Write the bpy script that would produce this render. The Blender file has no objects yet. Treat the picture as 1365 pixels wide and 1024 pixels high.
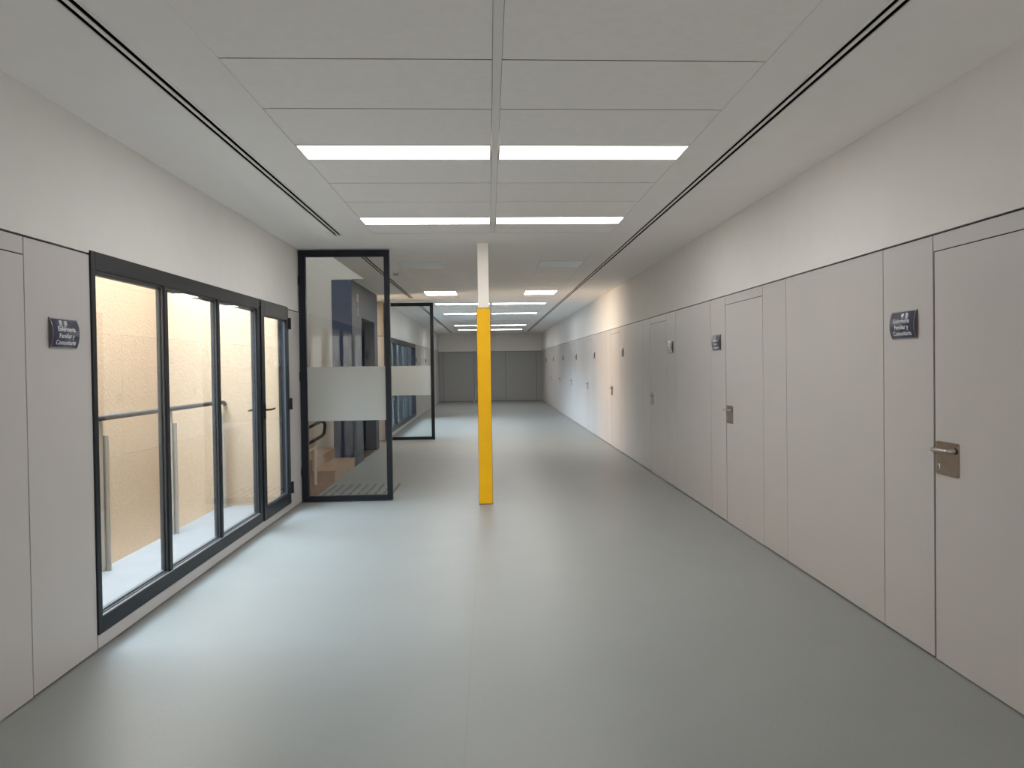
import bpy, bmesh, math, random
from mathutils import Matrix, Vector
random.seed(7)
sc = bpy.context.scene
COL = sc.collection
PI = math.pi

# ------------------------------------------------------------------ sizes (metres)
XR, XL, C, PT, DT = 2.2875, -2.1817, 2.9145, 2.19, 2.103
YB, YF = -5.0, 30.2

# ------------------------------------------------------------------ materials
def mat(name, rgb, rough=.6, metal=0., spec=.5, vary=.04, vscale=6., bump=0., bscale=200., coat=0., emit=None, estr=0., extra=None):
    m = bpy.data.materials.new(name); m.use_nodes = True
    nt = m.node_tree; b = nt.nodes['Principled BSDF']
    b.inputs['Roughness'].default_value = rough; b.inputs['Metallic'].default_value = metal
    b.inputs['Specular IOR Level'].default_value = spec
    b.inputs['Coat Weight'].default_value = coat
    geo = nt.nodes.new('ShaderNodeNewGeometry')
    n = nt.nodes.new('ShaderNodeTexNoise'); n.inputs['Scale'].default_value = vscale; n.inputs['Detail'].default_value = 4
    nt.links.new(geo.outputs['Position'], n.inputs['Vector'])
    r = nt.nodes.new('ShaderNodeValToRGB')
    r.color_ramp.elements[0].position = .3; r.color_ramp.elements[1].position = .7
    r.color_ramp.elements[0].color = [c * (1 - vary) for c in rgb] + [1]
    r.color_ramp.elements[1].color = [min(1, c * (1 + vary)) for c in rgb] + [1]
    nt.links.new(n.outputs['Fac'], r.inputs['Fac'])
    out = r.outputs['Color']
    if extra: out = extra(nt, geo, out)
    nt.links.new(out, b.inputs['Base Color'])
    if bump:
        n2 = nt.nodes.new('ShaderNodeTexNoise'); n2.inputs['Scale'].default_value = bscale; n2.inputs['Detail'].default_value = 3
        nt.links.new(geo.outputs['Position'], n2.inputs['Vector'])
        bp = nt.nodes.new('ShaderNodeBump'); bp.inputs['Strength'].default_value = bump; bp.inputs['Distance'].default_value = .004
        nt.links.new(n2.outputs['Fac'], bp.inputs['Height']); nt.links.new(bp.outputs['Normal'], b.inputs['Normal'])
    if emit:
        b.inputs['Emission Color'].default_value = (*emit, 1); b.inputs['Emission Strength'].default_value = estr
    return m

def srgb(r, g, b):
    f = lambda c: (c/255/12.92) if c/255 <= .04045 else ((c/255+.055)/1.055)**2.4
    return (f(r), f(g), f(b))

def floor_extra(nt, geo, col):
    # fine speckle of the vinyl, and the weld seams that run the length of the corridor
    n = nt.nodes.new('ShaderNodeTexNoise'); n.inputs['Scale'].default_value = 170; n.inputs['Detail'].default_value = 2
    nt.links.new(geo.outputs['Position'], n.inputs['Vector'])
    rr = nt.nodes.new('ShaderNodeValToRGB'); rr.color_ramp.elements[0].position = .34; rr.color_ramp.elements[1].position = .5
    rr.color_ramp.elements[0].color = (.86, .87, .86, 1); rr.color_ramp.elements[1].color = (1, 1, 1, 1)
    nt.links.new(n.outputs['Fac'], rr.inputs['Fac'])
    mx = nt.nodes.new('ShaderNodeMix'); mx.data_type = 'RGBA'; mx.blend_type = 'MULTIPLY'; mx.inputs[0].default_value = 1
    nt.links.new(col, mx.inputs[6]); nt.links.new(rr.outputs['Color'], mx.inputs[7])
    sx = nt.nodes.new('ShaderNodeSeparateXYZ'); nt.links.new(geo.outputs['Position'], sx.inputs[0])
    a = nt.nodes.new('ShaderNodeMath'); a.operation = 'ADD'; a.inputs[1].default_value = 20.12; nt.links.new(sx.outputs[0], a.inputs[0])
    w = nt.nodes.new('ShaderNodeMath'); w.operation = 'PINGPONG'; w.inputs[1].default_value = 1.0; nt.links.new(a.outputs[0], w.inputs[0])
    l = nt.nodes.new('ShaderNodeMath'); l.operation = 'LESS_THAN'; l.inputs[1].default_value = .0022; nt.links.new(w.outputs[0], l.inputs[0])
    k = nt.nodes.new('ShaderNodeMath'); k.operation = 'MULTIPLY'; k.inputs[1].default_value = .35; nt.links.new(l.outputs[0], k.inputs[0])
    m2 = nt.nodes.new('ShaderNodeMix'); m2.data_type = 'RGBA'; m2.blend_type = 'MIX'
    nt.links.new(k.outputs[0], m2.inputs[0]); nt.links.new(mx.outputs[2], m2.inputs[6]); m2.inputs[7].default_value = (.2, .15, .11, 1)
    return m2.outputs[2]

def wood_extra(nt, geo, col):
    mp = nt.nodes.new('ShaderNodeMapping'); mp.inputs['Scale'].default_value = (14, 1.5, 14)
    nt.links.new(geo.outputs['Position'], mp.inputs['Vector'])
    n = nt.nodes.new('ShaderNodeTexNoise'); n.inputs['Scale'].default_value = 3; n.inputs['Detail'].default_value = 6
    nt.links.new(mp.outputs[0], n.inputs['Vector'])
    mx = nt.nodes.new('ShaderNodeMix'); mx.data_type = 'RGBA'; mx.blend_type = 'MULTIPLY'; mx.inputs[0].default_value = .5
    nt.links.new(col, mx.inputs[6]); nt.links.new(n.outputs['Color'], mx.inputs[7])
    rr = nt.nodes.new('ShaderNodeValToRGB'); rr.color_ramp.elements[0].color = (.75, .7, .66, 1); rr.color_ramp.elements[1].color = (1, 1, 1, 1)
    nt.links.new(n.outputs['Fac'], rr.inputs['Fac']); nt.links.new(rr.outputs['Color'], mx.inputs[7])
    return mx.outputs[2]

M = {}
M['plaster'] = mat('plaster', (.76, .735, .705), .75, vary=.015, bump=.12, bscale=260)
M['panel'] = mat('laminate', (.50, .47, .455), .42, spec=.4, vary=.012, vscale=3, bump=.05, bscale=500)
M['panel_far'] = mat('laminate_far', (.30, .30, .295), .5, spec=.4, vary=.012, vscale=3)
M['gap'] = mat('gap', (.0035, .0025, .002), .9, spec=.03, vary=0)
M['blade'] = mat('vent_blade', (.007, .007, .007), .8, spec=.05, vary=0)
M['ceiling'] = mat('ceiling_board', (.89, .865, .845), .85, vary=.012, bump=.08, bscale=300)
M['tile'] = mat('ceiling_tile', (.90, .87, .845), .85, vary=.02, vscale=20, bump=.15, bscale=400)
M['tgap'] = mat('tile_gap', (.045, .03, .022), .9, vary=0)
M['white_metal'] = mat('white_metal', (.78, .77, .75), .4, vary=.01)
M['floor'] = mat('vinyl_floor', (.230, .243, .233), .38, spec=.45, vary=.03, vscale=2.2, bump=.02, bscale=300, extra=floor_extra)
M['anthracite'] = mat('anthracite_metal', (.006, .0080, .0115), .42, spec=.15, vary=.03)
M['anthracite2'] = mat('anthracite_bead', (.036, .046, .058), .4, vary=.03)
M['black'] = mat('black_plastic', (.006, .006, .007), .5, spec=.25, vary=0)
M['yellow'] = mat('yellow_cladding', (.80, .40, .001), .55, spec=.18, vary=.02)
M['colwhite'] = mat('column_paint', (.80, .74, .66), .6, vary=.01)
M['edge'] = mat('brown_edge', (.07, .02, .015), .6, vary=.05)
M['steel'] = mat('satin_steel', (.36, .295, .235), .34, metal=1, vary=.06, vscale=40)
M['steel2'] = mat('lever_steel', (.44, .41, .37), .28, metal=1, vary=.02)
M['signface'] = mat('sign_navy', (.032, .037, .075), .30, spec=.6, vary=.02, coat=.15)
M['signsilver'] = mat('sign_silver', (.42, .42, .44), .32, metal=.85, vary=.02)
M['signcap'] = mat('sign_cap', (.035, .030, .028), .5, vary=.02)
M['signsheen'] = mat('sign_sheen', (.36, .36, .37), .35, spec=.6, vary=.02)  # grey stands in for the reflection on far faces seen at a slant
M['lettering'] = mat('lettering', (.68, .68, .72), .5, vary=0)
M['stucco'] = mat('cream_stucco', (.40, .285, .18), .9, vary=.09, vscale=45, bump=1.0, bscale=38)
M['pale_stucco'] = mat('pale_stucco', (.17, .19, .18), .9, vary=.05, vscale=3, bump=.4, bscale=60)
M['concrete'] = mat('courtyard_concrete', (.185, .185, .185), .85, vary=.05, vscale=5, bump=.2, bscale=90)
M['pit'] = mat('pit_bounce', (.85, .80, .70), .9, vary=.15, vscale=40, bump=.5)  # made extra pale to bounce light onto the stucco wall
M['railmetal'] = mat('painted_rail', (.27, .24, .20), .5, vary=.03)
M['backlitrail'] = mat('backlit_rail', (.038, .033, .028), .6, spec=.15, vary=.03)  # tube colour darkened to read as a backlit silhouette
M['navy'] = mat('lift_navy', (.018, .027, .052), .5, spec=.22, vary=.03)
M['navydoor'] = mat('lift_door', (.022, .026, .038), .4, vary=.03)
M['wood'] = mat('stair_wood', (.40, .26, .165), .45, vary=.06, extra=wood_extra)
M['creampaint'] = mat('cream_paint', (.70, .60, .48), .5, vary=.01)
M['lobby'] = mat('lobby_plaster', (.46, .405, .34), .8, vary=.02, bump=.1)
M['tactile'] = mat('tactile_strip', (.10, .10, .10), .6, vary=.05)
M['red'] = mat('sign_red', (.55, .04, .04), .5, vary=0)
M['white'] = mat('sign_white', (.85, .85, .85), .5, vary=0)
M['frost'] = None
M['lit'] = mat('lit_diffuser', (.9, .9, .9), .5, vary=0, emit=(1, .985, .96), estr=11.5)
M['litwarm'] = mat('lit_diffuser_warm', (.9, .9, .9), .5, vary=0, emit=(1, .92, .80), estr=15)
M['unlit'] = mat('unlit_diffuser', (.82, .91, .93), .35, vary=.01)
M['paleboard'] = mat('pale_board', (.62, .68, .62), .5, vary=.02)

def glass_mat(name, tint, refl=1.0):
    m = bpy.data.materials.new(name); m.use_nodes = True; nt = m.node_tree
    for n in list(nt.nodes): nt.nodes.remove(n)
    o = nt.nodes.new('ShaderNodeOutputMaterial'); mix = nt.nodes.new('ShaderNodeMixShader')
    t = nt.nodes.new('ShaderNodeBsdfTransparent'); t.inputs[0].default_value = (*tint, 1)
    g = nt.nodes.new('ShaderNodeBsdfGlossy'); g.inputs['Roughness'].default_value = 0.0
    f = nt.nodes.new('ShaderNodeLayerWeight'); f.inputs[0].default_value = .5      # Schlick reflectance of a thin sheet
    p = nt.nodes.new('ShaderNodeMath'); p.operation = 'POWER'; p.inputs[1].default_value = 5
    k = nt.nodes.new('ShaderNodeMath'); k.operation = 'MULTIPLY_ADD'; k.inputs[1].default_value = .96*refl; k.inputs[2].default_value = .04*refl
    nt.links.new(f.outputs['Facing'], p.inputs[0]); nt.links.new(p.outputs[0], k.inputs[0]); nt.links.new(k.outputs[0], mix.inputs[0])
    nt.links.new(t.outputs[0], mix.inputs[1]); nt.links.new(g.outputs[0], mix.inputs[2]); nt.links.new(mix.outputs[0], o.inputs[0])
    return m
M['glass'] = glass_mat('clear_glass', (.97, .98, .975))
M['glass2'] = glass_mat('door_glass', (.90, .91, .90), .7)
def frost_mat():
    m = bpy.data.materials.new('frosted_film'); m.use_nodes = True; nt = m.node_tree
    for n in list(nt.nodes): nt.nodes.remove(n)
    o = nt.nodes.new('ShaderNodeOutputMaterial')
    d = nt.nodes.new('ShaderNodeBsdfDiffuse'); d.inputs[0].default_value = (.44, .45, .43, 1)
    t = nt.nodes.new('ShaderNodeBsdfTranslucent'); t.inputs[0].default_value = (.84, .86, .86, 1)
    nz = nt.nodes.new('ShaderNodeTexNoise'); nz.inputs['Scale'].default_value = 900
    ml = nt.nodes.new('ShaderNodeMath'); ml.operation = 'MULTIPLY_ADD'; ml.inputs[1].default_value = .06; ml.inputs[2].default_value = .55
    mx = nt.nodes.new('ShaderNodeMixShader')
    nt.links.new(nz.outputs['Fac'], ml.inputs[0]); nt.links.new(ml.outputs[0], mx.inputs[0])
    nt.links.new(d.outputs[0], mx.inputs[1]); nt.links.new(t.outputs[0], mx.inputs[2]); nt.links.new(mx.outputs[0], o.inputs[0])
    return m
M['frost'] = frost_mat()

# ------------------------------------------------------------------ helpers
class MB:
    def __init__(s): s.bm = bmesh.new()
    def box(s, x0, x1, y0, y1, z0, z1, mi=0):
        vs = [s.bm.verts.new((x, y, z)) for x in (x0, x1) for y in (y0, y1) for z in (z0, z1)]
        for f in ((0,1,3,2),(4,6,7,5),(0,4,5,1),(2,3,7,6),(0,2,6,4),(1,5,7,3)):
            fc = s.bm.faces.new([vs[i] for i in f]); fc.material_index = mi
        return s
    def prism(s, prof, axis, a, b, mi=0):
        """prof = 2-D outline, pushed along axis from a to b ('x': prof is (y,z); 'y': (x,z); 'z': (x,y))"""
        def P(p, t): return {'x': (t, p[0], p[1]), 'y': (p[0], t, p[1]), 'z': (p[0], p[1], t)}[axis]
        A = [s.bm.verts.new(P(p, a)) for p in prof]; B = [s.bm.verts.new(P(p, b)) for p in prof]
        n = len(prof)
        for i in range(n):
            f = s.bm.faces.new((A[i], A[(i+1) % n], B[(i+1) % n], B[i])); f.material_index = mi
        s.bm.faces.new(list(reversed(A))).material_index = mi; s.bm.faces.new(B).material_index = mi
        return s
    def tube(s, pts, r, n=14, flat=1.0, ref=(0, 0, 1)):
        pts = [Vector(p) for p in pts]; rings = []
        up = Vector(ref)
        for i, p in enumerate(pts):
            d = (pts[min(i+1, len(pts)-1)] - pts[max(i-1, 0)]).normalized()
            a = d.cross(up)
            if a.length < 1e-3: a = d.cross(Vector((0, 1, 0)))
            a.normalize(); b = a.cross(d).normalized()
            rings.append([s.bm.verts.new(p + a*math.cos(t)*r + b*math.sin(t)*r*flat) for t in [2*PI*k/n for k in range(n)]])
        for A, B in zip(rings, rings[1:]):
            for k in range(n): s.bm.faces.new((A[k], A[(k+1) % n], B[(k+1) % n], B[k])).smooth = True
        s.bm.faces.new(list(reversed(rings[0]))); s.bm.faces.new(rings[-1])
        return s
    def build(s, name, m, parent=None, origin=(0, 0, 0), bevel=0):
        o = Vector(origin)
        for v in s.bm.verts: v.co -= o
        bmesh.ops.recalc_face_normals(s.bm, faces=s.bm.faces)
        me = bpy.data.meshes.new(name); s.bm.to_mesh(me); s.bm.free()
        for x in (m if isinstance(m, (list, tuple)) else [m]): me.materials.append(x)
        ob = bpy.data.objects.new(name, me); COL.objects.link(ob)
        if parent is not None:
            ob.parent = parent
            ob.location = o
        else: ob.location = o
        if bevel:
            b = ob.modifiers.new('bevel', 'BEVEL'); b.width = bevel; b.segments = 2; b.limit_method = 'ANGLE'
        return ob
def tag(o, label=None, cat=None, group=None, kind=None):
    if label: o['label'] = label
    if cat: o['category'] = cat
    if group: o['group'] = group
    if kind: o['kind'] = kind
    return o
def empty(name, loc=(0, 0, 0), label=None, cat=None, group=None, kind=None):
    o = bpy.data.objects.new(name, None); COL.objects.link(o); o.location = loc; o.empty_display_size = .1
    return tag(o, label, cat, group, kind)
def struct(o, label=None, cat=None): return tag(o, label, cat, None, 'structure')
def copy_tree(o, parent=None):
    c = o.copy(); COL.objects.link(c)
    if parent is not None: c.parent = parent
    for ch in list(o.children): copy_tree(ch, c)
    return c

# ------------------------------------------------------------------ floor
m = MB()
m.box(-2.105, 2.5, YB, YF+.2, -.12, 0)
m.box(-2.5, -2.105, YB, 8.22, -.12, 0)
m.box(-2.5, -2.105, 9.5, YF+.2, -.12, 0)
m.box(-4.4, -2.5, 13.33, 14.62, -.12, 0)
struct(m.build('floor', M['floor']), 'grey green speckled vinyl floor running down the whole corridor', 'floor')

# ------------------------------------------------------------------ right wall
G = .0038
def panel_run(parent, side, X, spans, z0=.012, z1=PT-.002, material=None):
    for a, b, za, zb in spans:
        mm = MB()
        x0, x1 = (X, X+.007) if side > 0 else (X-.007, X)
        mm.box(x0, x1, a+G, b-G, za if za is not None else z0, zb if zb is not None else z1)
        mm.build('wall_panel', material or M['panel'], parent)

E_R = [-6.12, -2.92, .285, 3.485, 6.643, 9.82, 13.03, 16.23, 19.42, 22.62, 25.87, 29.05]
m = MB(); m.box(XR, XR+.25, YB, YF+.2, PT+.009, C+.3)
wr = struct(m.build('wall_right', M['plaster']), 'long white upper wall over grey laminate panelling on the right side', 'wall')
m = MB(); m.box(XR+.021, XR+.25, YB, YF+.2, -.05, PT+.009); m.build('backing', M['gap'], wr)
seams = []
door_spans = []
for i, e in enumerate(E_R):
    seams += [e-.92-(.458), e-.92, e, e+.455]
    if e > 1: door_spans.append((e-.92, e))
seams = sorted(s for s in seams if YB < s < YF-.35)
ss = [YB] + seams + [YF]
spans = []
for a, b in zip(ss, ss[1:]):
    if b-a < .02: continue
    isd = any(abs(a-d0) < .01 and abs(b-d1) < .01 for d0, d1 in door_spans)
    spans.append((a, b, DT+.004, PT-.002) if isd else (a, b, None, None))
panel_run(wr, 1, XR, spans)

# door prototype in local coordinates: strike edge at y = 0, leaf towards -y, room towards -x
def make_handle(parent, k=1):
    mm = MB()
    w, h = .175, .170; y0, y1 = -.197, -.022; zc = 1.052; r = .012
    pr = []
    for cy, cz, a0 in ((y1-r, zc+h/2-r, 0), (y0+r, zc+h/2-r, 90), (y0+r, zc-h/2+r, 180), (y1-r, zc-h/2+r, 270)):
        for t in range(5):
            a = math.radians(a0+t*22.5); pr.append((cy+r*math.cos(a), cz+r*math.sin(a)))
    mm.prism(pr, 'x', -.003, .001)
    pl = mm.build('door_handle', M['steel'], parent)
    lv = MB(); z = 1.098
    pts = [(-.003, -.172, z), (-.026, -.172, z), (-.040, -.168, z), (-.046, -.155, z), (-.048, -.13, z), (-.048, -.09, z-.001), (-.047, -.062, z-.003), (-.042, -.044, z-.004), (-.030, -.034, z-.004), (-.016, -.031, z-.004)]
    # smooth
    def cr(P, n=5):
        P = [Vector(p) for p in P]; out = []
        for i in range(len(P)-1):
            p0, p1, p2, p3 = P[max(i-1, 0)], P[i], P[i+1], P[min(i+2, len(P)-1)]
            for t in range(n):
                u = t/n; out.append(.5*((2*p1)+(-p0+p2)*u+(2*p0-5*p1+4*p2-p3)*u*u+(-p0+3*p1-3*p2+p3)*u**3))
        out.append(P[-1]); return out
    lv.tube(cr(pts), .0105, 12)
    lv.build('lever', M['steel2'], pl)
    rs = MB(); rs.tube([(-.002, -.172, z), (-.008, -.172, z)], .015, 20); rs.build('rosette', M['black'], pl)
    kh = MB(); kh.box(-.0115, -.002, -.058, -.040, 1.000, 1.022)
    kh.tube([(-.002, -.049, 1.0), (-.0115, -.049, 1.0)], .011, 16)
    kh.build('keyhole', M['steel2'], pl, bevel=.002)
    ks = MB(); ks.box(-.0125, -.0105, -.051, -.047, .994, 1.012); ks.box(-.004, -.002, -.040, -.030, .990, 1.02); ks.build('key_slot', M['black'], pl)
    sw = MB()
    for yy in (y0+.010, y1-.010):
        for zz in (zc-h/2+.010, zc+h/2-.010): sw.tube([(-.002, yy, zz), (-.0042, yy, zz)], .0032, 10)
    sw.build('screws', M['signcap'], pl)
    return pl
def make_door():
    mm = MB(); mm.box(.0, .007, -.92+G, -.012, .008, DT-.002)
    d = mm.build('door_1', M['panel'])
    make_handle(d)
    return d
door0 = make_door()
dn = 0
doors = []
for e in E_R[3:]:
    o = door0 if dn == 0 else copy_tree(door0)
    dn += 1
    o.name = 'door_%d' % dn; o.location = (XR, e, 0); o['kind'] = 'structure'; o['category'] = 'door'
    doors.append(o)
ordinal = ['first', 'second', 'third', 'fourth', 'fifth', 'sixth', 'seventh', 'eighth', 'ninth']
for i, o in enumerate(doors):
    if i == 0: o['label'] = 'nearest flush grey laminate door at the right edge, cut off by the frame'
    elif i == 8: o['label'] = 'flush grey laminate door on the right wall closest to the far end wall'
    else: o['label'] = 'flush grey laminate door with steel lever, %s along the right wall' % ordinal[i]

# ------------------------------------------------------------------ left wall
YE = 8.17
wl = MB()
wl.box(XL-.12, XL, YB, YE, PT+.009, C+.3)
wl = struct(wl.build('wall_left', M['plaster']), 'white upper wall over grey panelling left of the camera, cut by a long window', 'wall')
m = MB(); m.box(XL-.11, XL-.021, YB, 3.93, -.05, PT+.009); m.box(XL-.11, XL-.021, 7.685, YE-.02, -.05, PT+.009)
m.build('backing', M['gap'], wl)
m = MB(); m.box(XL-.11, XL-.02, 3.93, 7.69, -.05, .085); m.build('plinth_backing', M['gap'], wl)
m = MB(); m.box(XL-.12, XL+.001, YE-.019, YE, -.05, PT+.009); m.build('wall_panel', M['panel'], wl)
panel_run(wl, -1, XL, [(YB, -2.0, None, None), (-2.0, -.9, None, None), (-.9, .6, None, None), (.6, 2.0, None, None), (2.0, 2.465, None, None), (2.465, 3.387, DT+.004, PT-.002), (3.387, 3.930, None, None),
                       (3.932, 7.684, None, .086), (7.684, YE-.021, None, None)])
m = MB(); m.box(XL-.14, XL-.112, 3.70, 3.93, -.3, 4.6); m.box(XL-.14, XL-.112, 7.69, 8.04, -.3, 4.6); m.box(XL-.14, XL-.121, 3.93, 7.69, PT+.009, 4.6)
m.build('outer_render', M['stucco'], wl)
# left door near the camera: same door turned round
dl = copy_tree(door0); dn += 1; dl.name = 'door_%d' % dn; dl.location = (XL, 2.467, 0); dl.rotation_euler = (0, 0, PI)
dl['label'] = 'flush grey laminate door at the left edge, left of the wall sign'; dl['kind'] = 'structure'

# ------------------------------------------------------------------ window_1 with glazed door
def frame_boxes(mb, x0, x1, y0, y1, z0, z1, l, r, b, t):
    mb.box(x0, x1, y0, y0+l, z0, z1); mb.box(x0, x1, y1-r, y1, z0, z1)
    mb.box(x0, x1, y0+l, y1-r, z0, z0+b); mb.box(x0, x1, y0+l, y1-r, z1-t, z1)
m = MB(); frame_boxes(m, XL-.05, XL+.010, 3.928, 6.715, .090, 2.214, .042, .060, .090, .100)
w1 = struct(m.build('window_1', M['anthracite'], bevel=.002), 'large dark framed window of three tall panes on the left wall', 'window')
for y0, y1 in ((4.800, 4.848), (5.715, 5.760)):
    q = MB(); q.box(XL-.028, XL+.004, y0, y1, .180, 2.114); q.build('mullion', M['anthracite'], w1, bevel=.002)
panes = [(3.970, 4.800), (4.848, 5.715), (5.760, 6.655)]
for a, b in panes:
    q = MB(); q.box(XL-.024, XL-.018, a+.002, b-.002, .18, 2.114); q.build('pane', M['glass'], w1)
    q = MB(); frame_boxes(q, XL-.018, XL-.008, a, b, .18, 2.114, .004, .004, .014, .010); q.build('glazing_bead', M['anthracite2'], w1)
    q = MB(); frame_boxes(q, XL-.050, XL-.026, a, b, .18, 2.114, .004, .010, .022, .024); q.build('outer_rebate', M['anthracite2'], w1)  # lighter than the frame, sky light put into the colour
q = MB(); q.box(XL-.012, XL+.006, 3.970, 6.655, .180, .188); q.build('sill_trim', M['signsilver'], w1)
m = MB(); m.box(XL-.06, XL+.002, 6.715, 6.750, .10, 2.165)
m.build('window_gap', M['black'], w1)
m = MB(); m.box(XL-.05, XL+.010, 6.715, 7.65, 2.150, 2.214); m.build('header', M['anthracite'], w1)
dn += 1
m = MB(); frame_boxes(m, XL-.045, XL+.016, 6.750, 7.652, .088, 2.200, .095, .075, .120, .135)
gd = struct(m.build('door_%d' % dn, M['anthracite'], bevel=.003), 'narrow glazed courtyard door with black lever at right end of the window', 'glazed door')
q = MB(); q.box(XL-.024, XL-.018, 6.843, 7.579, .207, 2.067); q.build('pane', M['glass'], gd)
q = MB(); frame_boxes(q, XL-.018, XL-.004, 6.843, 7.579, .206, 2.067, .006, .006, .012, .010); q.build('glazing_bead', M['anthracite2'], gd)
for z in (2.035, 1.165, .255):
    q = MB(); q.tube([(XL+.026, 7.668, z-.062), (XL+.026, 7.668, z+.062)], .014, 14); q.box(XL-.005, XL+.024, 7.640, 7.684, z-.055, z+.055)
    q.build('hinge', M['black'], gd)
m = MB(); m.box(XL-.04, XL-.001, 7.653, 7.680, .09, 2.19); m.build('hinge_gap', M['black'], gd)
q = MB(); q.box(XL+.016, XL+.027, 6.780, 6.818, 1.07, 1.215); hb = q.build('door_handle', M['black'], gd, bevel=.003)
q = MB(); q.tube([(XL+.027, 6.80, 1.155), (XL+.055, 6.80, 1.155), (XL+.068, 6.812, 1.155), (XL+.072, 6.85, 1.155), (XL+.072, 6.93, 1.157), (XL+.068, 6.945, 1.160)], .0095, 12); q.build('lever', M['black'], hb)
q = MB(); q.tube([(XL-.046, 6.78, 1.155), (XL-.078, 6.78, 1.155), (XL-.086, 6.76, 1.155), (XL-.086, 6.66, 1.155)], .0095, 12); q.build('outer_lever', M['black'], hb)

# ------------------------------------------------------------------ courtyard behind window_1
m = MB(); m.box(-3.05, XL-.07, 3.75, 8.04, -.25, 0)
struct(m.build('ground', M['concrete']), 'pale concrete walkway outside the long window', 'walkway')
m = MB(); m.box(-3.93, -3.73, 3.75, 8.04, -3.0, 2.85)
struct(m.build('wall_courtyard', M['stucco']), 'cream rough rendered courtyard wall seen through the window', 'wall')
m = MB(); m.box(-5.6, XL-.112, 8.04, 8.22, -3.0, 4.8)
struct(m.build('wall_courtyard_end', M['stucco']), 'cream rendered end wall closing the walkway by the glazed door', 'wall')
m = MB(); m.box(-5.6, XL-.112, 3.55, 3.75, -3.0, 4.6)
struct(m.build('wall_courtyard_near', M['stucco']))
m = MB(); m.box(-3.73, -3.05, 3.75, 8.04, -.60, -.50)
struct(m.build('ground', M['pit']))  # unseen pit floor, raised as a light reflector

m = MB(); m.box(-3.05, -2.9, 3.75, 8.04, -3.1, -.25); struct(m.build('trim_3', M['stucco']), 'rendered edge wall under the walkway outside the window', 'wall')
rail = empty('balcony_railing', (-3.0, 6.7, 0), 'grey metal railing of one tube on flat posts on the walkway outside the window', 'railing')
def child(o, par):
    o.parent = par; o.matrix_parent_inverse = Matrix.Translation(-par.location); return o
q = MB()
q.tube([(-3.0, 3.78, 1.19), (-3.0, 7.93, 1.18), (-3.0, 7.99, 1.175), (-3.0, 8.03, 1.155)], .023, 14)
child(q.build('handrail', M['backlitrail']), rail)
for y in (4.30, 5.50, 6.68, 7.86):
    q = MB(); q.box(-3.035, -2.995, y+.012, y+.024, 0, 1.17); q.box(-3.035, -2.985, y, y+.010, 0.005, 1.17)
    q.box(-3.035, -2.955, y+.024, y+.032, 0, 1.05)
    child(q.build('post', M['railmetal']), rail)  # posts coloured lighter than the tube, as if front lit

# ------------------------------------------------------------------ far left wall, window_2, second courtyard
W0, W1 = 15.42, 20.55
wf = MB(); wf.box(XL-.25, XL, 14.665, YF+.2, PT+.009, C+.3)
wf = struct(wf.build('wall_left', M['plaster']), 'white upper wall over panelling on the far left side beyond the second glass door', 'wall')
m = MB(); m.box(XL-.25, XL-.021, 14.665, W0, -.05, PT+.009); m.box(XL-.25, XL-.021, W1, YF+.2, -.05, PT+.009); m.box(XL-.25, XL-.021, W0, W1, -.05, .10)
m.build('backing', M['gap'], wf)
spl = [(14.625, W0-.003, None, None), (W0, W1, None, .10), (W1+.003, 21.25, None, None), (21.25, 22.17, DT+.004, PT-.002), (22.17, 22.63, None, None), (22.63, 23.9, None, None), (23.9, 24.35, None, None), (24.35, 25.27, DT+.004, PT-.002),
       (25.27, 25.73, None, None), (25.73, 27.0, None, None), (27.0, 27.5, None, None), (27.5, 28.42, DT+.004, PT-.002), (28.42, YF, None, None)]
panel_run(wf, -1, XL, spl)
for i, e in enumerate((21.25, 24.35, 27.5)):
    d = copy_tree(door0); dn += 1; d.name = 'door_%d' % dn; d.location = (XL, e, 0); d.rotation_euler = (0, 0, PI); d['kind'] = 'structure'
    d['label'] = 'flush grey door on the left wall beyond the far window, %s of three' % ['first', 'second', 'third'][i]
m = MB(); frame_boxes(m, XL-.075, XL+.026, W0, W1, .10, 2.2, .10, .11, .10, .11)
w2 = struct(m.build('window_2', M['anthracite'], bevel=.003), 'long dark framed window of five panes seen through the second glass door', 'window')
ms = [16.49, 17.50, 18.51, 19.50]
for y in ms:
    q = MB(); q.box(XL-.07, XL+.012, y-.035, y+.035, .20, 2.09); q.build('mullion', M['anthracite2'], w2)
ed = [W0+.1] + ms + [W1-.11]
for a, b in zip(ed, ed[1:]):
    q = MB(); q.box(XL-.052, XL-.044, a+.02, b-.02, .20, 2.09); q.build('pane', M['glass'], w2)
m = MB(); m.box(-6.2, XL-.07, 14.72, 21.2, -.25, -.0)
struct(m.build('ground', M['concrete']), 'pale courtyard paving outside the far window', 'paving')
m = MB(); m.box(-6.4, -6.2, 14.4, 21.4, -.3, 2.5); m.box(-6.4, XL-.25, 21.2, 21.4, -.3, 2.95)
struct(m.build('wall_courtyard_far', M['pale_stucco']), 'pale rendered courtyard wall outside the far window', 'wall')
m = MB(); m.box(-6.2, XL-.25, 21.17, 21.2, 1.62, 1.66)
struct(m.build('trim_1', M['railmetal']), 'thin dark ledge on the far courtyard wall', 'ledge')

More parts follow.
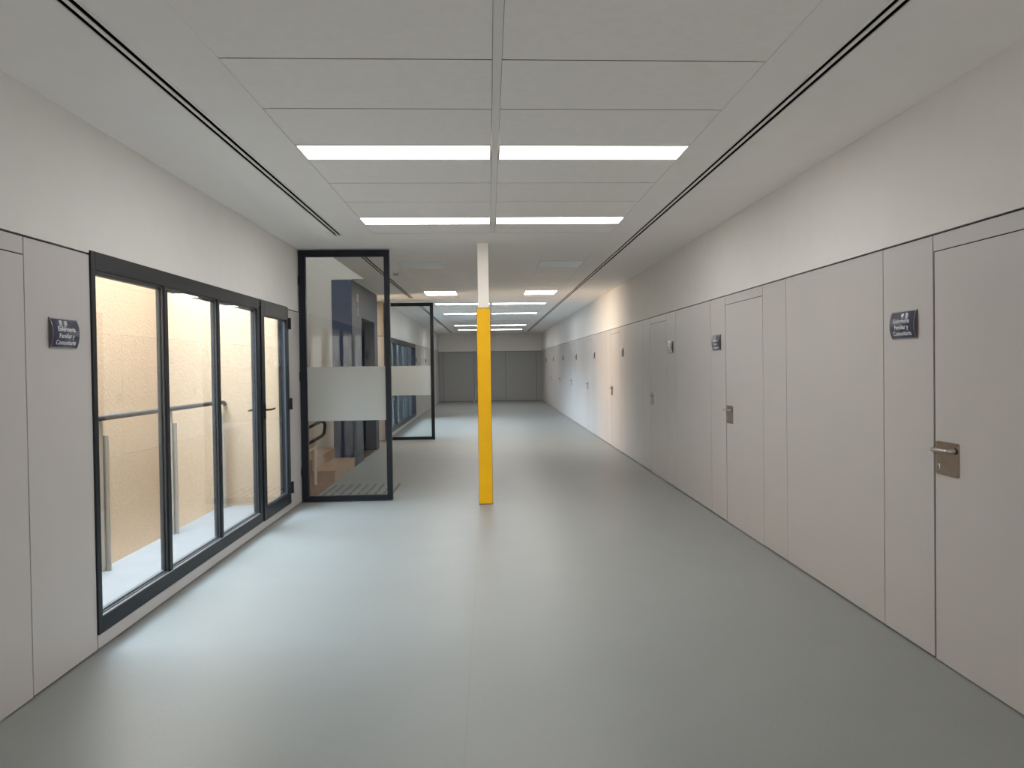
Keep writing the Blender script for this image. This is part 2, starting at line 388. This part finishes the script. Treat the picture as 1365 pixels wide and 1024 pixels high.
# ------------------------------------------------------------------ far end wall and back wall
m = MB(); m.box(XL-.2, XR+.2, YF, YF+.25, PT-.03, C+.3)
we = struct(m.build('wall_end', M['plaster']), 'wall closing the far end of the corridor, dark grey panels below white', 'wall')
m = MB(); m.box(XL-.2, XR+.2, YF+.03, YF+.25, -.05, PT-.03); m.build('backing', M['gap'], we)
xs = [XL, -1.98, -.665, .70, 2.05, XR]
for a, b in zip(xs, xs[1:]):
    q = MB(); q.box(a+.005, b-.005, YF, YF+.008, .015, PT-.045); q.build('wall_panel', M['panel_far'], we)
m = MB(); m.box(XL-.2, XR+.2, YB-.2, YB, -.1, C+.3)
struct(m.build('wall_back', M['plaster']), 'plain white wall behind the camera', 'wall')

# ------------------------------------------------------------------ stair lobby on the left between the two glass doors
m = MB(); m.box(-5.6, -2.105, 10.884, 13.33, 2.908, 4.8); m.box(-5.6, -2.421, 10.884, 13.33, -.1, 2.908)
m.box(-2.105, -1.915, 10.884, 10.99, C-.002, 4.8)
struct(m.build('wall_lobby', M['lobby']), 'cream wall at the back of the stair well behind the stairs', 'wall')
m = MB(); m.box(-5.8, -5.6, 8.04, 13.4, -3, 4.8)
struct(m.build('wall_stairwell', M['lobby']), 'cream side wall of the stair well', 'wall')
m = MB(); m.box(-1.915, -1.80, 8.18, 10.99, C+.02, 4.8)
struct(m.build('trim_2', M['lobby']), 'edge of the ceiling opening over the stairs', 'trim')
m = MB(); m.box(-5.8, -1.80, 8.04, 11.0, 4.8, 4.9)
struct(m.build('ceiling', M['ceiling']), 'high ceiling over the stair well', 'ceiling')
m = MB(); m.box(-5.6, XL-.005, 8.22, 8.24, -3, 4.8); m.box(-5.6, -2.1, 8.22, 9.5, -2.8, -2.7)
struct(m.build('wall_stairwell_near', M['lobby']))
# cross wall beyond the lift
m = MB(); m.box(-5.9, XL, 14.62, 14.664, PT+.009, C+.3); m.box(-5.9, XL-.26, 14.664, 14.72, PT+.009, C+.3)
wc = struct(m.build('wall_cross', M['lobby']), 'narrow cream wall over a pale panel facing the camera beyond the lift', 'wall')
m = MB(); m.box(-5.9, XL-.02, 14.64, 14.664, -.05, PT+.009); m.box(-5.9, XL-.26, 14.664, 14.72, -.05, PT+.009); m.build('backing', M['gap'], wc)
m = MB(); m.box(-4.4, XL-.0, 14.62, 14.64, .012, PT-.002); m.build('wall_panel', M['panel'], wc)
m = MB(); m.box(-4.6, -4.4, 13.2, 14.8, -.1, C+.3)
struct(m.build('wall_alcove', M['lobby']), 'wall at the end of the alcove beyond the lift', 'wall')

lift = empty('elevator', (-2.265, 12.1, 0), 'dark navy metal lift surround standing beside the stairs behind the first glass door', 'elevator')
q = MB(); q.box(-2.42, -2.11, 10.885, 11.70, 0, 2.907); child(q.build('near_cladding', M['navy'], bevel=.004), lift)
q = MB(); q.box(-2.42, -2.11, 12.99, 13.335, 0, 2.907); child(q.build('far_cladding', M['navy'], bevel=.004), lift)
q = MB(); q.box(-2.42, -2.11, 11.70, 12.99, 2.37, 2.907); child(q.build('header', M['navy'], bevel=.004), lift)
q = MB(); q.box(-2.118, -2.106, 10.883, 11.702, 0.0, .16); child(q.build('kick_plate', M['navy'], bevel=.002), lift)
for a, b in ((11.70, 12.343), (12.347, 12.99)):
    q = MB(); q.box(-2.415, -2.395, a, b, .005, 2.37); child(q.build('lift_door', M['navydoor']), lift)
q = MB(); q.box(-2.3955, -2.11, 11.70, 12.99, 0.0, .012); child(q.build('sill', M['steel']), lift)

es = empty('elevator_sign', (-2.108, 11.36, 2.55), 'column of small red and white safety pictograms on the lift surround', 'sign')
def ring(cy, cz, r0, r1, x0, x1, mb, n=24):
    for k in range(n):
        a, b = 2*PI*k/n, 2*PI*(k+1)/n
        mb.prism([(cy+r0*math.cos(a), cz+r0*math.sin(a)), (cy+r1*math.cos(a), cz+r1*math.sin(a)), (cy+r1*math.cos(b), cz+r1*math.sin(b)), (cy+r0*math.cos(b), cz+r0*math.sin(b))], 'x', x0, x1)
q = MB(); q.box(-2.1085, -2.1065, 11.30, 11.43, 2.615, 2.725); child(q.build('prohibition_panel', M['white']), es)
q = MB(); ring(11.365, 2.67, .036, .048, -2.1064, -2.1050, q); q.prism([(11.335, 2.70), (11.343, 2.708), (11.395, 2.640), (11.387, 2.632)], 'x', -2.1064, -2.1050); child(q.build('prohibition_ring', M['red']), es)
q = MB(); q.box(-2.1085, -2.1065, 11.30, 11.43, 2.545, 2.612); child(q.build('fire_panel', M['red']), es)
q = MB(); q.prism([(11.345, 2.555), (11.385, 2.555), (11.392, 2.575), (11.372, 2.600), (11.366, 2.585), (11.352, 2.596), (11.340, 2.573)], 'x', -2.1064, -2.1054); child(q.build('flame', M['signcap']), es)
q = MB()
q.tube([(-2.1064, 11.372, 2.520), (-2.1054, 11.372, 2.520)], .011, 14)
q.prism([(11.350, 2.505), (11.388, 2.505), (11.388, 2.46), (11.350, 2.46)], 'x', -2.1064, -2.1054)
q.prism([(11.388, 2.505), (11.41, 2.475), (11.404, 2.47), (11.385, 2.49)], 'x', -2.1064, -2.1054)
q.prism([(11.350, 2.46), (11.366, 2.46), (11.345, 2.405), (11.332, 2.41)], 'x', -2.1064, -2.1054)
q.prism([(11.372, 2.46), (11.388, 2.46), (11.41, 2.41), (11.398, 2.402)], 'x', -2.1064, -2.1054)
q.prism([(11.33, 2.398), (11.42, 2.398), (11.42, 2.388), (11.33, 2.388)], 'x', -2.1064, -2.1054)
child(q.build('running_figure', M['white']), es)

# stairs: one flight up to the left behind, one flight down in front of it
up = empty('staircase', (-2.105, 10.2, 0), 'pale wooden stairs climbing to the left in front of the navy lift', 'staircase')
for i in range(8):
    x1 = -2.105 - .30*i; q = MB()
    q.box(x1-.32, x1, 9.5, 10.88, 0, .155*(i+1)-.022)
    q.box(x1-.32, x1+.006, 9.494, 10.88, .155*(i+1)-.0215, .155*(i+1))
    child(q.build('step', M['wood'], bevel=.003), up)
q = MB(); q.box(-5.58, -2.106, 9.475, 9.4995, -2.6, -.0); q.box(-5.58, -2.34, 9.475, 9.493, 0, .09); child(q.build('stringer', M['wood']), up)
q = MB(); q.box(-5.58, -2.105-.30*8, 9.5, 10.88, 1.1, 1.24); child(q.build('landing', M['wood']), up)
dnf = empty('staircase', (-2.105, 8.9, 0), 'wooden stairs leading down beside the first glass door', 'staircase')
for i in range(9):
    x1 = -2.105 - .30*i; q = MB(); q.box(x1-.31, x1, 8.245, 9.47, -.155*(i+1)-.06, -.155*(i+1)-(0 if i else 0))
    q.box(x1-.012, x1, 8.245, 9.47, -.155*(i+1), -.155*i-.001 if i else -.122)
    child(q.build('step', M['wood']), dnf)

hr = empty('stair_handrail', (-2.35, 9.45, 0), 'dark looped handrail on cream posts falling away down the stairs', 'handrail')
def cr(P, n=6):
    P = [Vector(p) for p in P]; out = []
    for i in range(len(P)-1):
        p0, p1, p2, p3 = P[max(i-1, 0)], P[i], P[i+1], P[min(i+2, len(P)-1)]
        for t in range(n):
            u = t/n; out.append(.5*((2*p1)+(-p0+p2)*u+(2*p0-5*p1+4*p2-p3)*u*u+(-p0+3*p1-3*p2+p3)*u**3))
    out.append(P[-1]); return out
yh = 9.44
q = MB(); q.tube(cr([(-4.4, yh, -.18), (-3.2, yh, .37), (-2.50, yh, .715), (-2.30, yh, .815), (-2.245, yh, .828), (-2.215, yh, .795), (-2.222, yh, .70), (-2.240, yh, .655), (-2.29, yh, .615), (-2.50, yh, .505), (-3.2, yh, .16), (-4.4, yh, -.40)]), .021, 14, ref=(0, 1, 0))
child(q.build('handrail_loop', M['black']), hr)
q = MB(); q.box(-2.362, -2.332, yh-.01, yh+.02, -.02, .50); child(q.build('post', M['creampaint']), hr)
q = MB(); q.box(-3.262, -3.232, yh-.01, yh+.02, -.6, .20); child(q.build('post', M['creampaint']), hr)
q = MB(); q.prism([(-4.2, -.50), (-2.335, .47), (-2.335, .505), (-4.2, -.465)], 'y', yh-.012, yh+.012); child(q.build('lower_rail', M['creampaint']), hr)

# tactile strips on the floor at the head of the stairs
for row, (y0, y1, g) in enumerate(((8.78, 9.28, 'tactile strips of the far row by the stairs'), (8.25, 8.715, 'tactile strips of the near row by the stairs'))):
    base = None
    for k in range(9):
        if base is None:
            q = MB(); q.prism([(-.017, 0), (.017, 0), (.014, .004), (-.014, .004)], 'y', y0, y1)
            base = q.build('tactile_strip', M['tactile']); o = base
        else:
            o = base.copy(); COL.objects.link(o)
        o.location = (-2.035 + .1035*k, 0, .0003)
        tag(o, 'narrow dark tactile strip on the floor, in the row %s' % ('farther from the first glass door' if row == 0 else 'closest behind the first glass door'), 'floor strip', g)

# ------------------------------------------------------------------ the two glass doors set across the corridor
def glass_door(X0, X1, Y, z0, z1, sl, sr, st, sb, f0, f1, label):
    r = empty('glass_door', (X0, Y, z0), label, 'glass door')
    q = MB(); t = .025
    q.box(X0, X0+sl, Y-t, Y+t, z0, z1); q.box(X1-sr, X1, Y-t, Y+t, z0, z1)
    q.box(X0+sl, X1-sr, Y-t, Y+t, z0, z0+sb); q.box(X0+sl, X1-sr, Y-t, Y+t, z1-st, z1)
    child(q.build('frame', M['anthracite'], bevel=.002), r)
    q = MB(); q.box(X0+sl-.005, X1-sr+.005, Y-.004, Y+.004, z0+sb-.005, z1-st+.005); child(q.build('pane', M['glass2']), r)
    q = MB(); q.box(X0+sl+.001, X1-sr-.001, Y-.0062, Y-.0045, f0, f1); f = child(q.build('frosted_band', M['frost']), r)
    q = MB()
    for z in (z0+.35, (z0+z1)/2, z1-.35): q.tube([(X0+.006, Y-.033, z-.05), (X0+.006, Y-.033, z+.05)], .009, 12)
    child(q.build('hinges', M['anthracite']), r)
    return r
glass_door(-2.172, -1.137, 8.125, .008, C-.012, .078, .063, .078, .062, .937, 1.560, 'tall dark framed glass door at the left wall, larger and nearer of two')
glass_door(-2.176, -1.150, 14.585, .02, 2.875, .13, .070, .072, .065, .95, 1.563, 'smaller looking dark framed glass door deeper down the corridor beside the column')

# ------------------------------------------------------------------ column
cl = empty('column', (-.057, 7.84, 0), 'slim square column, bright yellow below and white above, in mid corridor', 'column')
q = MB(); q.box(-.131, .017, 7.765, 7.915, .006, 2.188); child(q.build('yellow_cladding', M['yellow'], bevel=.004), cl)
q = MB(); q.box(-.1345, .0205, 7.7685, 7.9185, .0, .010); q.box(-.1345, .0205, 7.7685, 7.9185, 2.184, 2.195)
for sx in (-.1345, .0170):
    q.box(sx, sx+.0035, 7.7685, 7.9185, .0, 2.19)
child(q.build('edge_trim', M['edge']), cl)
q = MB(); q.box(-.116, .006, 7.780, 7.90, 2.188, C+.01); child(q.build('white_shaft', M['colwhite'], bevel=.003), cl)

# ------------------------------------------------------------------ ceiling with trays and slots
SL = (-1.576, -1.486); SR = (1.538, 1.618)
TA = (-1.170, 1.278)
holes = [(*SL, YB+.2, 7.288), (*SL, 8.35, 14.07), (*SL, 15.6, 28.95), (*SR, YB+.2, 28.6),
         (*TA, -2.0, 7.20), (-1.185, -.588, 8.58, 14.08), (.680, 1.280, 8.58, 14.08), (*TA, 15.25, 27.3),
         (-2.5, -1.915, 8.22, 10.89)]
x_c = sorted(set([-2.5, 2.5] + [h[0] for h in holes] + [h[1] for h in holes]))
y_c = sorted(set([YB-.1, YF+.2] + [h[2] for h in holes] + [h[3] for h in holes]))
m = MB()
for a, b in zip(x_c, x_c[1:]):
    run = None
    for c, d in zip(y_c, y_c[1:]):
        inside = any(h[0]-1e-6 <= a and b <= h[1]+1e-6 and h[2]-1e-6 <= c and d <= h[3]+1e-6 for h in holes)
        if inside:
            if run: m.box(a, b, run[0], run[1], C, C+.05); run = None
        else: run = (run[0], d) if run else (c, d)
    if run: m.box(a, b, run[0], run[1], C, C+.05)
ceil = struct(m.build('ceiling', M['ceiling']), 'white suspended ceiling with recessed tile bays down the corridor', 'ceiling')
m = MB(); m.box(-4.6, -2.5, 13.30, 14.7, C, C+.05)
m.build('lobby_soffit', M['ceiling'], ceil)
m = MB(); m.box(-1.80, 2.6, YB-.1, YF+.3, C+.055, C+.3); m.box(-2.5, -1.80, YB-.1, 8.2, C+.055, C+.3); m.box(-4.6, -1.80, 11.0, YF+.3, C+.055, C+.3)
m.build('void_lining', M['tgap'], ceil)

lights = []
def light_mesh(w, l, on):
    q = MB(); b = .008
    q.box(-w/2, -w/2+b, -l/2, l/2, -.004, .02); q.box(w/2-b, w/2, -l/2, l/2, -.004, .02)
    q.box(-w/2+b, w/2-b, -l/2, -l/2+b, -.004, .02); q.box(-w/2+b, w/2-b, l/2-b, l/2, -.004, .02)
    f = q.build('frame', M['white_metal'])
    q = MB(); q.box(-w/2+b, w/2-b, -l/2+b, l/2-b, -.002, .012)
    d = q.build('diffuser', (M['litwarm'] if w < 1 else M['lit']) if on else M['unlit'])
    return f, d
protos = {}
def ceiling_light(x, y, w, l, on, label, group):
    k = (w, l, on)
    e = empty('ceiling_light', (x, y, C+.002), label, 'ceiling light', group)
    if k not in protos: protos[k] = light_mesh(w, l, on); f, d = protos[k]
    else:
        f, d = protos[k][0].copy(), protos[k][1].copy(); COL.objects.link(f); COL.objects.link(d)
    f.parent = e; d.parent = e
    return e

XC0, XC1 = .033, .076
def bay(x0, x1, y0, y1, segs, split=True):
    """white tiles with dark shadow gaps between them; segs = list of tile (ya, yb)"""
    g = .0075
    q = MB()
    cols = [(x0, XC0), (XC1, x1)] if split else [(x0, x1)]
    for ya, yb in segs:
        for a, b in cols:
            q.box(a+.001, b-.001, ya+g, yb-g, C+.002, C+.005)
    q.build('tile_bay', M['tile'], ceil)
    q = MB(); t = .0035
    if split: q.box(XC0+.001, XC1-.001, y0, y1, C-.001, C+.02)
    q.box(x0, x0+t, y0, y1, C-.002, C+.02); q.box(x1-t, x1, y0, y1, C-.002, C+.02)
    q.box(x0, x1, y1-t, y1, C-.001, C+.02)
    q.build('edge_profile', M['white_metal'], ceil)
# near bay
lys = [-1.97, .13, 2.23, 4.33, 6.43]
segs = []
y = 7.20
segs.append((6.73, 7.197))
for ly in lys:
    s = ly - 1.8 if ly > -1.9 else None
    if s is not None:
        for k in range(3): segs.append((s+.6*k, s+.6*(k+1)))
    if ly < 3: segs.append((ly, ly+.3))
bay(*TA, -2.0, 7.20, segs)
for ly, nm in ((6.43, 'farther of the near pair rows'), (4.33, 'nearest lit row')):
    for cx, sd in (((TA[0]+XC0)/2, 'left'), ((XC1+TA[1])/2, 'right')):
        where = {6.43: 'in the second row from the camera', 4.33: 'in the first row from the camera'}[ly]
        ceiling_light(cx, ly+.15, 1.195, .288, True, 'long glowing white ceiling panel %s, %s half' % (where, sd), 'near ceiling light panels')
# mid bays
for x0, x1, sd in ((-1.185, -.588, 'left'), (.680, 1.280, 'right')):
    sg = [(8.58, 9.175)] + [(9.775+.6*k, 9.775+.6*(k+1)) for k in range(5)] + [(13.49, 14.077)]
    bay(x0, x1, 8.58, 14.08, sg, split=False)
    ceiling_light((x0+x1)/2, 9.475, .585, .588, False, 'unlit bluish square ceiling panel, %s side above the lobby' % sd, 'unlit square ceiling panels')
    ceiling_light((x0+x1)/2, 13.13, .585, .68, True, 'short glowing ceiling panel in a single bay, %s side above the lobby' % sd, 'short lit ceiling panels')
# far bay
segs = []; yy = 15.25
rows = [(15.28, 15.60, True), (18.20, 18.52, True), (21.0, 21.32, False), (23.60, 23.92, True), (26.50, 26.82, True)]
prev = 15.25
for a, b, on in rows:
    n = max(0, round((a-prev)/.6))
    for k in range(n): segs.append((prev+(a-prev)*k/n, prev+(a-prev)*(k+1)/n))
    prev = b
segs.append((prev, 27.297))
bay(*TA, 15.25, 27.3, segs)
for i, (a, b, on) in enumerate(rows):
    for cx, sd in (((TA[0]+XC0)/2, 'left'), ((XC1+TA[1])/2, 'right')):
        nm = ['first', 'second', 'third', 'fourth', 'last'][i]
        ceiling_light(cx, (a+b)/2, 1.195, .30, on, '%s ceiling panel in the far bay, %s row, %s half' % ('lit' if on else 'unlit', nm, sd), 'far ceiling light panels')

# slot air diffusers
def slot(x0, x1, y0, y1, label, dark=.0):
    e = empty('air_diffuser', ((x0+x1)/2, (y0+y1)/2, C), label, 'air vent', 'linear air diffusers in the ceiling')
    w = x1-x0; q = MB()
    a = x0+.010; b = a+.022; c = b+.018; d = c+.024
    q.box(x0, a, y0, y1, C-.003, C+.001); q.box(b, c, y0, y1, C-.003, C+.001); q.box(d, x1, y0, y1, C-.003, C+.001)
    q.box(x0, x1, y0, y0+.008, C-.003, C+.001); q.box(x0, x1, y1-.008, y1, C-.003, C+.001)
    child(q.build('frame', M['white_metal']), e)
    q = MB(); q.box(x0+.0005, x1-.0005, y0+.002, y1-.002, C+.028, C+.034); q.box(x0+.0005, a-.001, y0+.002, y1-.002, C+.0015, C+.028); q.box(b+.001, c-.001, y0+.002, y1-.002, C+.0015, C+.028); q.box(d+.001, x1-.0005, y0+.002, y1-.002, C+.0015, C+.028)
    child(q.build('duct_lining', M['gap']), e)
    q = MB(); yy = y0+.15; 
    while yy < y1-.6:
        q.box(a, b, yy, yy+.55, C+.018, C+.020); q.box(c, d, yy, yy+.55, C+.018, C+.020); yy += .62
    child(q.build('blade', M['blade']), e)
    return e
slot(*SL, YB+.2, 7.288, 'double slot air vent in the ceiling at upper left, nearest stretch')
slot(*SL, 8.35, 14.07, 'double slot air vent over the stair lobby, seen through first glass door')
slot(*SL, 15.6, 28.95, 'double slot air vent on the far left ceiling beyond second glass door')
slot(*SR, YB+.2, 28.6, 'very long double slot air vent running along the right side of ceiling')

# smoke detector
sd = empty('smoke_detector', (-1.33, 10.15, C), 'small round white smoke detector on the ceiling between the two glass doors', 'smoke detector')
def lathe(prof, n, mb, cx, cy):
    rings = [[mb.bm.verts.new((cx+r*math.cos(2*PI*k/n), cy+r*math.sin(2*PI*k/n), z)) for k in range(n)] for r, z in prof]
    for A, B in zip(rings, rings[1:]):
        for k in range(n): mb.bm.faces.new((A[k], A[(k+1) % n], B[(k+1) % n], B[k])).smooth = True
    mb.bm.faces.new(rings[0]); mb.bm.faces.new(rings[-1])
q = MB(); lathe([(.055, C+.001), (.055, C-.014), (.048, C-.018)], 24, q, -1.33, 10.15); child(q.build('base', M['white_metal']), sd)
q = MB(); lathe([(.040, C-.018), (.042, C-.030), (.034, C-.042), (.014, C-.047)], 24, q, -1.33, 10.15); child(q.build('sensor_head', M['signsilver']), sd)

# ------------------------------------------------------------------ door signs
def arc_x(z, H=.156, bulge=.018):
    t = z/(H/2); return -(.005 + bulge*(1-t*t))
def sign_meshes():
    H, W = .156, .226; n = 14
    zs = [-H/2 + H*i/n for i in range(n+1)]
    prof = [(arc_x(z), z) for z in zs] + [(-.0005, H/2), (-.0005, -H/2)]
    q = MB(); q.prism(prof, 'y', -W/2, W/2); body = q.build('sign_body', M['signsilver'])
    for f in body.data.polygons:
        if abs(f.normal.y) > .9: f.material_index = 1
    body.data.materials.append(M['signcap'])
    q = MB(); h2 = H-.012
    zs = [-h2/2 + h2*i/n for i in range(n+1)]
    A = [(arc_x(z)-.0012, z) for z in zs]; Bk = [(arc_x(z)+.0004, z) for z in reversed(zs)]
    q.prism(A+Bk, 'y', -W/2+.003, W/2-.003); face = q.build('name_plate', M['signface'])
    for f in face.data.polygons: f.use_smooth = abs(f.normal.y) < .5
    return body, face
def text_mesh(lines):
    objs = []
    for txt, zc, size in lines:
        cu = bpy.data.curves.new('lettering', 'FONT'); cu.body = txt; cu.size = size; cu.align_x = 'CENTER'; cu.extrude = .0004; cu.resolution_u = 3
        cu.offset = .0004
        ob = bpy.data.objects.new('lettering_tmp', cu); COL.objects.link(ob); objs.append((ob, zc))
    bpy.context.view_layer.update()
    dg = bpy.context.evaluated_depsgraph_get(); bm = bmesh.new()
    for ob, zc in objs:
        me = bpy.data.meshes.new_from_object(ob.evaluated_get(dg)); n0 = len(bm.verts)
        bm.from_mesh(me); bm.verts.ensure_lookup_table()
        for v in bm.verts[n0:]:
            x, y, d = v.co; z = zc + y
            v.co = (arc_x(z) - .0018 - d, -x, z)
        bpy.data.meshes.remove(me)
    for ob, _ in objs: bpy.data.objects.remove(ob)
    me = bpy.data.meshes.new('lettering'); bm.to_mesh(me); bm.free(); me.materials.append(M['lettering'])
    return me
sb, sf = sign_meshes(); first_sign = [True]
def door_sign(x, y, z, rot, label, txt=None, group='door signs along the walls', silver=False):
    e = empty('door_sign', (x, y, z), label, 'door sign', group); e.rotation_euler = (0, 0, rot)
    if first_sign[0]: b, f = sb, sf; first_sign[0] = False
    else:
        b, f = sb.copy(), sf.copy(); COL.objects.link(b); COL.objects.link(f)
    b.parent = e; f.parent = e
    if silver:
        key = 'silver'
        if key not in protos: mm2 = f.data.copy(); mm2.materials[0] = M['signsheen']; protos[key] = mm2
        f.data = protos[key]
    if txt is not None:
        t = bpy.data.objects.new('lettering', txt); COL.objects.link(t); t.parent = e
    return e
WORDS = [('Enfermería', .010, .033), ('Familiar y', -.024, .033), ('Comunitaria', -.058, .033)]
t14 = text_mesh([('14', .044, .026)] + WORDS); t12 = text_mesh([('12', .044, .026)] + WORDS); t0 = text_mesh(WORDS)
door_sign(XR, 3.728, 1.745, 0, 'navy curved sign reading 14 Enfermería Familiar y Comunitaria beside the nearest right door', t14)
door_sign(XL, 3.674, 1.746, PI, 'navy curved sign reading 12 Enfermería Familiar y Comunitaria left of the window', t12)
door_sign(XR, 6.885, 1.749, 0, 'curved grey sign left of the second right door, its words small and pale', t0)
door_sign(XR, 8.665, 1.749, 0, 'silvery curved sign right of the third right door handle, on a strip', t0, silver=True)
ordn = ['fourth', 'fifth', 'sixth', 'seventh', 'eighth', 'ninth']
for i, e in enumerate(E_R[6:]):
    if i == 6: break
    door_sign(XR, e-1.165, 1.742, 0, 'small silvery curved sign just before the %s door on the right wall' % ordn[i], silver=True)
for i, (y, w) in enumerate(((20.97, 'right after the far window'), (24.06, 'between the first and second far left doors'), (27.2, 'between the second and third far left doors'))):
    door_sign(XL, y, 1.74, PI, 'tiny curved sign on the far left wall, ' + w, silver=True)

# small pale folding board half hidden by the column
b = empty('floor_board', (-.63, 29.3, 0), 'small pale folding board standing on the floor behind the yellow column', 'floor sign')
q = MB(); q.prism([(-.66, 0), (-.64, 0), (-.50, .62), (-.52, .62)], 'y', 29.2, 29.5); child(q.build('front_leaf', M['paleboard']), b)
q = MB(); q.prism([(-.36, 0), (-.34, 0), (-.49, .62), (-.51, .62)], 'y', 29.2, 29.5); child(q.build('rear_leaf', M['paleboard']), b)

# ------------------------------------------------------------------ light
w = bpy.data.worlds.new('sky'); sc.world = w; w.use_nodes = True
nt = w.node_tree; bg = nt.nodes['Background']
bg.inputs[0].default_value = (.67, .83, 1.0, 1); bg.inputs[1].default_value = 31.0
def area(name, loc, rot, sx, sy, power, col, portal=False):
    l = bpy.data.lights.new(name, 'AREA'); l.shape = 'RECTANGLE'; l.size = sx; l.size_y = sy; l.energy = power; l.color = col
    o = bpy.data.objects.new(name, l); COL.objects.link(o); o.location = loc; o.rotation_euler = rot
    if portal: l.cycles.is_portal = True
    return o
# portals over the two open courtyards guide the sky light
area('sky_portal', (-3.01, 5.9, 2.87), (0, 0, 0), 1.46, 4.3, 1, (1, 1, 1), True)
area('sky_portal', (XL-.09, 17.98, 1.15), (0, -PI/2, 0), 1.9, 4.95, 1, (1, 1, 1), True)
# warm lamps in the stair well
area('stairwell_lamp', (-3.4, 9.6, 4.7), (0, 0, 0), 1.2, 1.2, 9, (1, .86, .68))

al = area('alcove_lamp', (-4.25, 13.95, 1.70), (0, -PI/2, -.22), 1.5, .9, 25, (1, .72, .46))
al.data.spread = math.radians(60)
area('alcove_wall_fill', (-3.0, 13.95, 2.88), (0, 0, 0), .5, .5, 9, (1, .84, .66))  # fill added to brighten the cross wall, no ceiling fitting there
# added fill lamp behind the camera, lifts the ceiling and walls
area('fill_behind_camera', (.35, YB+.1, 1.35), (PI/2, 0, 0), 3.4, 2.3, 88, (1, .98, .96))

# ------------------------------------------------------------------ camera
f, cx, cy, h = 927.789, 695.791, 499.735, 1.55324
r = Vector((0.99880706, -0.04690912, -0.01356433)); u = Vector((0.01421782, 0.01362543, 0.99980608)); fw = Vector((0.04671521, 0.99880623, -0.01427612))
cam = bpy.data.cameras.new('camera'); co = bpy.data.objects.new('camera', cam); COL.objects.link(co)
mt = Matrix.Identity(4)
for i in range(3): mt[i][0], mt[i][1], mt[i][2] = r[i], u[i], -fw[i]
mt[2][3] = h
co.matrix_world = mt
cam.sensor_width = 36; cam.lens = f/1365*36; cam.sensor_fit = 'HORIZONTAL'
cam.shift_x = -(cx-682.5)/1365; cam.shift_y = (cy-512)/1365
cam.clip_start = .05; cam.clip_end = 200
sc.camera = co

sc.view_settings.view_transform = 'Standard'; sc.view_settings.look = 'None'
sc.view_settings.exposure = .56; sc.view_settings.gamma = 1.15
sc.cycles.use_denoising = True
sc.cycles.max_bounces = 14; sc.cycles.diffuse_bounces = 8; sc.cycles.glossy_bounces = 5; sc.cycles.transparent_max_bounces = 16; sc.cycles.transmission_bounces = 8
sc.cycles.sample_clamp_indirect = 6; sc.cycles.caustics_reflective = False
sc.cycles.use_fast_gi = False
